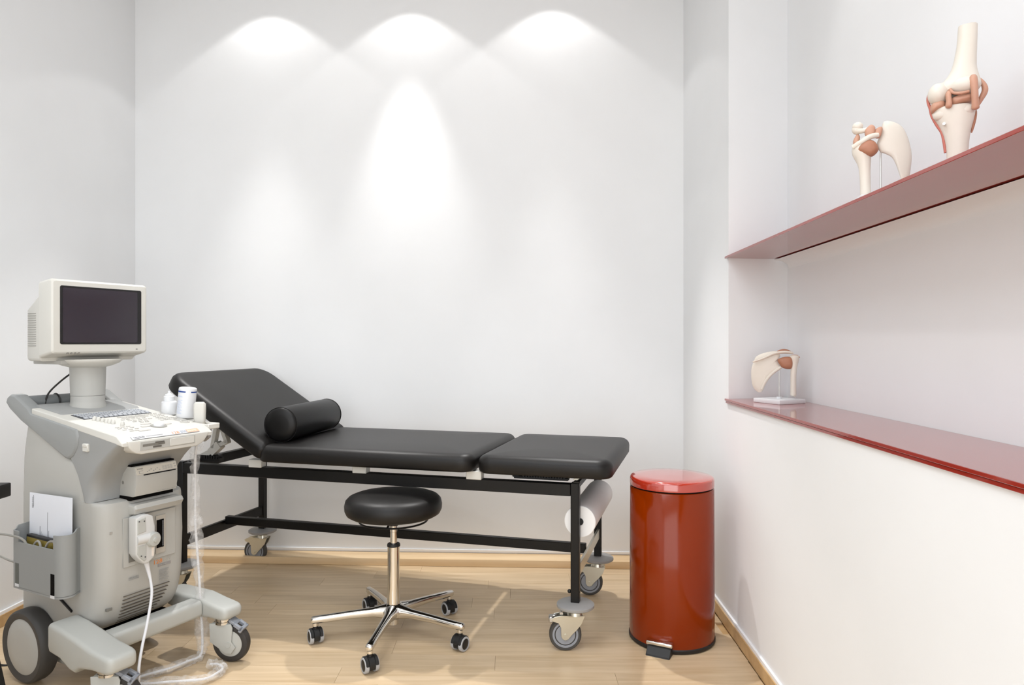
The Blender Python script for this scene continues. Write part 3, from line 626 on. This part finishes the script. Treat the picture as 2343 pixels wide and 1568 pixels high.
# cords on the machine
def wpt(p): return Matrix.Rotation(-MA, 4, 'Z') @ (Vector(p)-Vector(MO))
B().tube(smooth_pts([(-.53, .20, .985), (-.56, .17, .95), (-.585, .14, .905), (-.585, .13, .86), (-.57, .13, .84)], 6), .003).build('monitor_cord', CABB, U)
b = B(); rg = [(-.608, .176, .878)]
b.loft([[( -.608+(.0245+.003*cos(q))*cos(p), .178+.003*sin(q), .878+(.0245+.003*cos(q))*sin(p)) for q in [j*pi/3 for j in range(6)]] for p in [j*2*pi/32 for j in range(32)]], closed=True); b.build('cord_loop', CABB, U)
B().tube(smooth_pts([(-.598, .13, .32), (-.612, .12, .26), (-.615, .11, .18), (-.615, .10, .06), (-.65, .06, .005), (-.70, .03, .005), (-.80, .0, .005), (-.95, -.06, .005)], 6), .004).build('power_cord', CABB, U)
B().tube([(-.44, .050, .315), (-.36, .052, .275), (-.30, .053, .245)], .004).build('side_cord', CABB, U)
# ------------------------------------------------------------------ printer in the machine
UM = Matrix.Translation(MO) @ Matrix.Rotation(MA, 4, 'Z')
def mthing(name, label, cat): return thing(name, label, cat, MO, MA)
pt = mthing('thermal_printer', 'small pale grey printer slotted into the ultrasound machine below its console', 'printer')
B().prism([(-.238, .598), (-.140, .598), (-.128, .601), (-.121, .630), (-.121, .666), (-.132, .6925), (-.238, .6925)], 'xz', .143, .288, .002, 2).build('printer_case', PBEI, pt, sharp=25)
Mq = frame((-.1205, .146, .6665), (0, 1, 0), (-.011, 0, .0265))
po_ = B().box((0, .0015, -.001), (.141, .026, .0012), .0006, 1, M=Mq).build('control_strip', mat('strip_grey', (206, 201, 190), .5), pt)
text('lettering', 'SONY', .0062, Mq @ Matrix.Translation((.004, .017, .0012)), INK, po_, sx=1.2)
ink_lines('strip_markings', Mq @ Matrix.Translation((0, 0, .0012)), [(.008, .022, .004, .0012), (.008, .0095, .004, .008), (.008, .022, .0115, .0012)]+[(.034+.007*j, .038+.007*j, .006+.003*(j % 3), .0025) for j in range(7)]+[(.088+.0095*j, .0955+.0095*j, y, .0011) for j in range(4) for y in (.006, .009, .0125, .016)]+[(.130, .136, .018, .002), (.131, .137, .008, .003)], INKL, po_)
B().box((-.122, .168, .6635), (-.1195, .280, .6665)).build('paper_slot', VOID, pt)
ink_lines('front_print', frame((-.1220, .216, .604), (0, 1, 0), (0, 0, 1)), [(0, .012, .002, .001), (.015, .03, .002, .001), (.033, .046, .0022, .001), (.05, .065, .0025, .001)], INKL, pt)
B().cyl((-.185, .1435, .640), (-.185, .1422, .640), .005, n=16).build('screw', STEEL, pt)
# ------------------------------------------------------------------ probe with its connector and sleeve
pb = mthing('ultrasound_probe', 'white ultrasound probe in the console holder, its cable sleeved in clear plastic', 'ultrasound probe')
b = B(); M0 = Matrix.Translation((-.142, .389, .79)) @ Matrix.Rotation(radians(30), 4, 'Z')
b.loft([[M0 @ Vector(p) for p in rr(hx, hy, min(hx, hy)*.8, z)] for z, hx, hy in ((-.035, .007, .006), (-.01, .010, .008), (.004, .016, .010), (.03, .019, .011), (.062, .020, .011), (.080, .019, .010), (.086, .013, .006))])
b.build('probe_head', PWHITE, pb, sharp=60)
cpts = [(-.150, .388, .765), (-.157, .386, .72), (-.161, .385, .665), (-.160, .385, .56), (-.159, .385, .455), (-.148, .385, .352), (-.139, .385, .263), (-.131, .385, .16), (-.122, .384, .06), (-.118, .372, .018), (-.122, .33, .016), (-.13, .27, .016), (-.16, .20, .016), (-.165, .165, .016), (-.12, .158, .016), (-.04, .215, .016), (.03, .27, .016), (.036, .315, .018), (.024, .345, .018), (-.006, .352, .02), (-.035, .345, .018)]
cs = smooth_pts(cpts, 6)
B().tube(cs, .0042).build('cable', CABW, pb)
rnd = random.Random(5); N_ = len(cs); sl = []; rs = []
for i, p in enumerate(cs):
    w = .5+.5*sin(i*.31+.8*sin(i*.13)); r_ = .0125+.0085*w+rnd.uniform(-.002, .003)
    if i < 4: r_ = .006+.0015*i
    off = Vector((rnd.uniform(-.003, .003), rnd.uniform(-.003, .003), 0)); q = p+off; sl.append(q); rs.append(max(.006, min(r_, q.z-.0015)))
o = B().tube(sl, rs, 12, .22, 3).build('plastic_sleeve', SLEEVE, pb, sharp=35); tag(o, 'clear crinkled plastic sleeve')
# connector plugged into the front
k1 = B().prism([(.134, .536), (.156, .544), (.176, .542), (.192, .533), (.199, .50), (.201, .43), (.196, .402), (.174, .388), (.160, .391), (.143, .410), (.134, .426)], 'yz', -.146, -.108, .005, 3).build('connector', mat('connector_grey', (208, 208, 206), .45), pb, sharp=30)
B().prism([(.138, .531), (.165, .536), (.168, .490), (.138, .486)], 'yz', -.11, -.106, .002, 1).build('connector_plate', PLEG, k1)
B().prism([(.138, .450), (.168, .450), (.168, .402), (.160, .398), (.146, .413), (.138, .426)], 'yz', -.11, -.106, .002, 1).build('connector_plate', PLEG, k1)
B().cyl((-.114, .138, .468), (-.110, .186, .468), .0145, n=24).build('lever_barrel', MATS['connector_grey'], k1)
b = B(); b.lathe([(.001, 0), (.022, 0), (.0235, .004), (.0235, .014), (.019, .020), (.008, .021), (.007, .024), (.001, .0245)], 32, Matrix.Translation((-.116, .190, .460)) @ Matrix.Rotation(pi/2, 4, 'Y')); b.build('lock_dial', PLEG, k1)
b = B()
for y, z in ((.143, .526), (.160, .524), (.150, .418), (.163, .412)): b.cyl((-.107, y, z), (-.1045, y, z), .002, n=10)
b.build('screws', INK, k1)
B().box((-.110, .186, .408), (-.1065, .193, .440)).build('connector_label', mat('tag_white', (236, 226, 216), .5), k1)
kc = smooth_pts([(-.128, .180, .394), (-.124, .186, .36), (-.113, .187, .325), (-.088, .172, .29), (-.050, .130, .224), (-.020, .094, .178), (.0, .070, .130), (-.005, .072, .06), (-.05, .095, .010), (-.11, .125, .008), (-.158, .160, .010)], 8)
B().tube(kc, [.0085-.0042*min(1, i/14) for i in range(len(kc))], 10).build('connector_cable', CABW, pb)
# ------------------------------------------------------------------ bottles in the tray
b1 = mthing('gel_bottle', 'short white gel bottle with nozzle standing on the machine tray', 'bottle')
Mb = Matrix.Translation((-.298, .387, .8255))
B().lathe([(.001, 0), (.0235, 0), (.0255, .003), (.0255, .042), (.0235, .047), (.018, .049), (.001, .049)], 32, Mb).build('bottle_body', WHITE, b1, sharp=60)
B().lathe([(.001, .048), (.0185, .048), (.0180, .064), (.0140, .068), (.0140, .071), (.0065, .074), (.0045, .076), (.0040, .083), (.001, .0835)], 28, Mb).build('nozzle_cap', WHITE, b1)
b2 = mthing('wipe_tube', 'tall white printed tube with blue band leaning on the machine tray', 'bottle')
Mb = Matrix.Translation((-.210, .388, .8175)) @ Matrix.Rotation(radians(5), 4, 'X') @ Matrix.Rotation(radians(4.5), 4, 'Y')
Mb = Matrix.Translation((-.214, .387, .8195)) @ Matrix.Rotation(-MA, 4, 'Z') @ Matrix.Rotation(radians(5.5), 4, 'Y')
B().lathe([(.001, 0), (.0265, 0), (.0285, .002), (.0290, .008), (.0290, .098), (.0280, .103), (.024, .105), (.001, .1055)], 40, Mb).build('tube_body', WHITE, b2, sharp=60)
def wrap(name, a0, a1, z0, z1, m, e=.0003):
    n = max(3, int(abs(a1-a0)/.15)); b = B(); R2 = .0290+e
    b.loft([[(R*cos(a), R*sin(a), z) for z, R in ((z0, R2-.001), (z1, R2-.001), (z1, R2), (z0, R2))] for a in [a0+(a1-a0)*j/n for j in range(n+1)]], Mb); return b
wrap('', -2.55, -1.35, .0885, .0935, None).build('blue_band', BLUE, b2); wrap('', -.75, .3, .0885, .0935, None).build('blue_band', BLUE, b2)
b = wrap('', -2.5, -2.2, .084, .0855, None)
for a0, a1, z in ((-2.5, -1.75, .0755), (-2.5, -1.65, .0725)): b2_ = wrap('', a0, a1, z, z+.0015, None); me = bpy.data.meshes.new('t'); b2_.bm.to_mesh(me); b.bm.from_mesh(me); b2_.bm.free(); bpy.data.meshes.remove(me)
for j in range(13):
    b2_ = wrap('', -2.45, -1.62-.1*(j % 3), .015+.0038*j, .0164+.0038*j, None); me = bpy.data.meshes.new('t'); b2_.bm.to_mesh(me); b.bm.from_mesh(me); b2_.bm.free(); bpy.data.meshes.remove(me)
b.build('printed_lines', LBLUE, b2)
# ------------------------------------------------------------------ things in the side pocket
ps = mthing('paper_sheet', 'white printed letter standing in the side pocket of the ultrasound machine', 'paper')
Ms = frame((-.488, .030, .36), (1, 0, .02), (0, .02, 1))
B().box((0, 0, 0), (.228, .240, .0012), M=Ms).build('sheet', SHEET, ps)
Mr = Ms @ Matrix.Translation((0, 0, .0012)) @ Matrix.Rotation(pi/2, 4, 'Z')
ink_lines('letter_lines', Ms @ Matrix.Translation((0, 0, .0012)), [(.099, .1005, .10, .085), (.106, .1075, .10, .028), (.058, .060, .104, .034), (.065, .066, .104, .018), (.071, .072, .104, .012)], mat('letter_ink', (120, 122, 128), .7), ps)
text('letterhead', 'MEDISON', .0085, Mr @ Matrix.Translation((.192, -.020, 0)), INK, ps, sx=.95)
ink_lines('letterhead_curve', Ms @ Matrix.Translation((.0215, .190, .0012)), [(0, .0012, .008, .032), (-.001, .0002, .003, .006), (-.001, .0002, .039, .004)], INK, ps)
bx = mthing('black_case', 'black-edged box with a gold face behind the front lip of the side pocket', 'box')
Mx = frame((-.465, .004, .337), (1, 0, -.02), (0, .02, 1))
B().box((0, 0, -.018), (.200, .140, 0), .003, 2, M=Mx).build('case', BLKP, bx)
B().box((.006, .008, 0), (.194, .133, .001), M=Mx).build('gold_face', GOLD, bx)
B().box((.10, .085, .001), (.18, .115, .002), M=Mx).build('dark_patch', VOID, bx)
def cable(name, label, pts, r, m): return tag(B().tube(smooth_pts(pts, 8), r).build(name, m), label, 'cable')
def mw(*p): return tuple(UM @ Vector(p))
cable('cable', 'grey cable arching out of the side pocket toward the left', [mw(-.425, -.0068, .36), mw(-.430, -.0068, .44), mw(-.445, -.014, .468), mw(-.48, -.032, .480), mw(-.535, -.05, .482), mw(-.575, -.08, .474), mw(-.63, -.11, .44), mw(-.70, -.09, .42), mw(-.76, -.03, .41), mw(-.74, .03, .38), mw(-.64, .05, .355), mw(-.61, .062, .35)], .0036, CABG)
cable('cable', 'grey cable loop just showing above the lip of the side pocket', [mw(x, -.0068, z) for x, z in ((-.405, .36), (-.398, .44), (-.380, .467), (-.360, .460), (-.350, .40), (-.338, .44), (-.322, .468), (-.300, .478), (-.285, .47), (-.276, .40))], .0034, CABG)
# ------------------------------------------------------------------ desk at the left edge
d = thing('desk', 'corner of a black desk at the left edge of the picture', 'desk')
B().box((-1.88, .75, .696), (-1.2525, 1.728, .730), .003, 2).build('desk_top', BLACK, d)
for y in (.85, 1.715-.03):
    b = B(); b.prism([(-1.40, .696), (-1.36, .696), (-1.205, 0), (-1.245, 0)], 'xz', y, y+.03, .002, 1); b.build('leg', BLACK, d)
    b = B(); b.prism([(-1.72, .696), (-1.76, .696), (-1.88, 0), (-1.84, 0)], 'xz', y, y+.03, .002, 1); b.build('leg', BLACK, d)
# ------------------------------------------------------------------ anatomical models
def model(name, label, x, y, z, group=None):
    return thing(name, label, 'anatomical model', (x, y, z), -math.atan2(x, y), group)
def base(parent, rz, s=.061):
    b = B(); M = Matrix.Rotation(rz, 4, 'Z')
    b.box((-s, -s, 0), (s, s, .015), .0015, 2, M=M); b.cyl((0, 0, .014), (0, 0, .021), .009, n=20); return b.build('base', WHITE, parent)
k = .001545
A = model('shoulder_joint_model', 'small shoulder bone model on a white square base on the lower red shelf', .9455, 2.4435, .8667)
base(A, math.atan2(.9455, 2.4435)+radians(25)+pi/2*0)
B().cyl((0, 0, .02), (0, 0, 85*k), .0023, n=12).build('post', STEEL, A)
sc = B().blob([(-55, 94), (-49, 106), (-29, 115), (-4, 118), (2, 107), (-4, 99), (-1, 88), (4, 80), (-14, 67), (-28, 51), (-32, 36), (-37, 25), (-46, 23), (-57, 35), (-61, 59), (-60, 78)], .013, 0, 1.2, k)
sc.tube(smooth_pts([(-57*k, -.006, 93*k), (-44*k, -.010, 97*k), (-30*k, -.012, 103*k), (-9*k, -.014, 113*k), (12*k, -.016, 116*k), (30*k, -.012, 114*k)], 4), [.003, .0032, .0034, .0036, .004, .004, .004, .0042, .0044, .0048, .005, .0052, .0056, .006, .006, .0064, .0066, .0066, .006, .005, .003], 10, flat=.6)
sc.tube(smooth_pts([(4*k, -.004, 82*k), (-14*k, -.004, 68*k), (-28*k, -.004, 51*k), (-38*k, -.003, 30*k)], 4), .0052, 10)
sc.build('scapula', BONE, A, sharp=70)
B().tube(smooth_pts([(30*k, -.010, 18*k), (30*k, -.010, 22*k), (30*k, -.010, 60*k), (31*k, -.008, 82*k), (32*k, -.006, 95*k), (32*k, -.005, 106*k), (32*k, -.005, 110*k)], 3), [.008, .0095, .0098, .010, .0098, .0096, .0096, .0098, .0102, .0108, .0115, .0125, .014, .0155, .0165, .0165, .015, .011, .005], 16).build('humerus', BONE, A, sharp=70)
B().blob([(-4, 98), (6, 104), (18, 106), (27, 103), (29, 90), (26, 79), (14, 78), (4, 83)], .032, -.010, 0, k).build('joint_capsule', LIGD, A, sharp=70)
B().blob([(-6, 117), (6, 123), (18, 122), (25, 117), (10, 114)], .016, .004, 0, k).build('acromion_ligament', LIGD, A, sharp=70)
B().blob([(26, 110), (38, 110), (44, 104), (36, 104), (28, 107)], .018, -.006, 0, k).build('rotator_tendon', LIG, A, sharp=70)
k = .00104
A = model('shoulder_joint_model', 'shoulder bone model with broad shoulder blade on the upper red shelf', .880, 1.648, 1.4082)
base(A, .3)
B().cyl((0, .002, .02), (0, .002, 124*k), .0021, n=12).build('post', STEEL, A)
B().blob([(7, 191), (27, 187), (43, 175), (52, 157), (58, 136), (62, 112), (61, 88), (57, 60), (50, 46), (43, 50), (37, 68), (31, 88), (22, 107), (8, 117), (-2, 123), (-8, 139), (-5, 152), (0, 171)], .016, 0, 3, k).build('scapula', BONE, A, sharp=70)
h = B(); h.tube(smooth_pts([(-31*k, -.006, 24*k), (-31*k, -.006, 30*k), (-32*k, -.006, 70*k), (-34*k, -.006, 100*k), (-38*k, -.004, 122*k), (-36*k, -.002, 140*k), (-34*k, 0, 150*k)], 3), [.010, .0118, .0120, .0118, .0116, .0116, .0118, .0125, .0135, .015, .017, .019, .0215, .023, .0235, .0225, .020, .014, .006], 16)
h.tube(smooth_pts([(-56*k, -.016, 136*k), (-40*k, -.022, 144*k), (-22*k, -.022, 154*k), (-6*k, -.014, 158*k)], 4), .0065, 10); h.build('humerus', BONE, A, sharp=70)
B().blob([(-50, 128), (-38, 146), (-24, 150), (-10, 142), (-4, 126), (-10, 116), (-20, 111), (-34, 116)], .034, -.012, 0, k).build('joint_capsule', LIGD, A, sharp=70)
c = B(); c.ball((-47*k, -.012, 184*k), 10.5*k, (1.1, .9, .95)); c.tube(smooth_pts([(-52*k, -.012, 176*k), (-36*k, -.014, 172*k), (-14*k, -.012, 178*k)], 4), [.008, .0075, .007, .0065, .006, .0056, .0056, .0056, .005], 10); c.ball((-48*k, -.010, 178*k), 11*k, (1.05, .9, 1.1)); c.build('clavicle', BONE, A, sharp=70)
B().blob([(-32, 172), (-20, 183), (-11, 176), (-13, 160), (-22, 153), (-31, 158)], .016, -.016, 0, k).build('coracoid_ligament', LIG, A, sharp=70)
B().blob([(-12, 170), (0, 177), (4, 170), (-2, 152), (-12, 153)], .014, -.012, 0, k).build('acromion_ligament', LIG, A, sharp=70)
B().blob([(-48, 168), (-42, 160), (-46, 146), (-54, 140), (-57, 152)], .018, -.006, 0, k).build('deltoid_tendon', LIG, A, sharp=70)
k = .000873
A = model('knee_joint_model', 'tall knee bone model with ligaments standing on the upper red shelf', .890, 1.380, 1.4082)
def ovals(rows, n=24):   # x centre, z, half width, half depth
    rw = [Vector((a*k, b*k, c*k)) for a, b, c in [(r[0], r[1], r[2]) for r in rows]]; rw = smooth_pts(rw, 3); dd = smooth_pts([(r[3]*k, 0, 0) for r in rows], 3)
    return [[(r.x+r.z*cos(t)*abs(cos(t))**-.15 if abs(cos(t)) > 1e-3 else r.x, dv.x*sin(t), r.y) for t in [2*pi*j/n for j in range(n)]] for r, dv in zip(rw, dd)]
b = B(); b.loft(ovals([(20, 343, 18.5, 15), (20, 341, 19, 15), (18, 299, 20, 16), (13, 253, 24, 19), (9, 228, 33, 25), (2, 210, 44, 28), (-4, 198, 42, 24)]))
b.ball((-37*k, -.008, 196*k), 20*k, (1.08, 1.3, 1.25)); b.ball((14*k, -.010, 205*k), 22*k, (1.45, 1.15, .92)); b.ball((-12*k, -.012, 204*k), 9*k, (1.2, 1.2, 1)); b.ball((-20*k, .008, 205*k), 26*k, (1.3, .8, .9))
b.build('femur', BONE, A, sharp=70)
b = B(); b.ball((12*k, -.008, 150*k), 17*k, (1.3, .9, .9)); b.ball((-28*k, -.008, 148*k), 17*k, (1.2, .9, .9)); b.loft(ovals([(0, 0, 21, 18), (0, 3, 22, 18), (0, 40, 21, 18), (0, 70, 22, 19), (-1, 100, 26, 21), (-3, 125, 34, 24), (-7, 148, 42, 27), (-9, 160, 41, 27), (-9, 164, 36, 24)])); b.build('tibia', BONE, A, sharp=70)
b = B(); b.blob([(-53, 172), (-40, 178), (-24, 178), (-22, 164), (-38, 158), (-50, 154)], .05, 0, 0, k); b.blob([(-20, 178), (5, 186), (32, 184), (33, 172), (10, 166), (-12, 163)], .05, 0, 0, k); b.build('meniscus', LIG, A, sharp=70)
B().tube(smooth_pts([(-12*k, -.014, 200*k), (-17*k, -.025, 186*k), (-16*k, -.027, 170*k), (-17*k, -.025, 155*k)], 4), [.003, .0042, .005, .0054, .0052, .005, .005, .005, .0052, .0056, .006, .0052, .002], 10, flat=1.2).build('cruciate_ligament', LIG, A, sharp=70)
B().tube(smooth_pts([(-14*k, -.026, 198*k), (-8*k, -.028, 188*k), (6*k, -.029, 184*k), (22*k, -.026, 186*k)], 4), .003, 8).build('transverse_ligament', LIG, A, sharp=70)
B().tube(smooth_pts([(30*k, -.022, 220*k), (30*k, -.027, 210*k), (32*k, -.028, 190*k), (33*k, -.027, 170*k), (34*k, -.022, 152*k), (34*k, -.019, 146*k)], 3), [.004, .006, .007, .0075, .0075, .0070, .0066, .0064, .0064, .0064, .0064, .0066, .007, .0072, .006, .004], 10).build('collateral_ligament', LIG, A, sharp=70)
B().tube(smooth_pts([(42*k, 0, 220*k), (50*k, 0, 205*k), (52*k, 0, 190*k), (44*k, 0, 172*k), (36*k, 0, 155*k)], 4), [.002+.0036*sin(pi*(j+.5)/17) for j in range(17)], 10).build('outer_ligament', LIG, A, sharp=70)
B().tube(smooth_pts([(-40*k, .002, 222*k), (-54*k, .002, 206*k), (-58*k, .002, 190*k), (-53*k, 0, 168*k), (-50*k, 0, 152*k), (-40*k, 0, 128*k), (-29*k, 0, 105*k), (-23*k, 0, 62*k)], 4), .0028, 8).build('inner_ligament', mat('inner_band', (190, 110, 96), .5), A, sharp=70)
B().tube(smooth_pts([(36*k, 0, 150*k), (33*k, 0, 130*k), (27*k, 0, 100*k)], 4), [.0006+.0024*sin(pi*(j+.3)/9) for j in range(9)], 8).build('side_ligament', LIGD, A, sharp=70)
B().cyl((-25*k, -.018, 122*k), (-25.5*k, -.0255, 122*k), .0026, n=14).build('screw', CHROME, A)
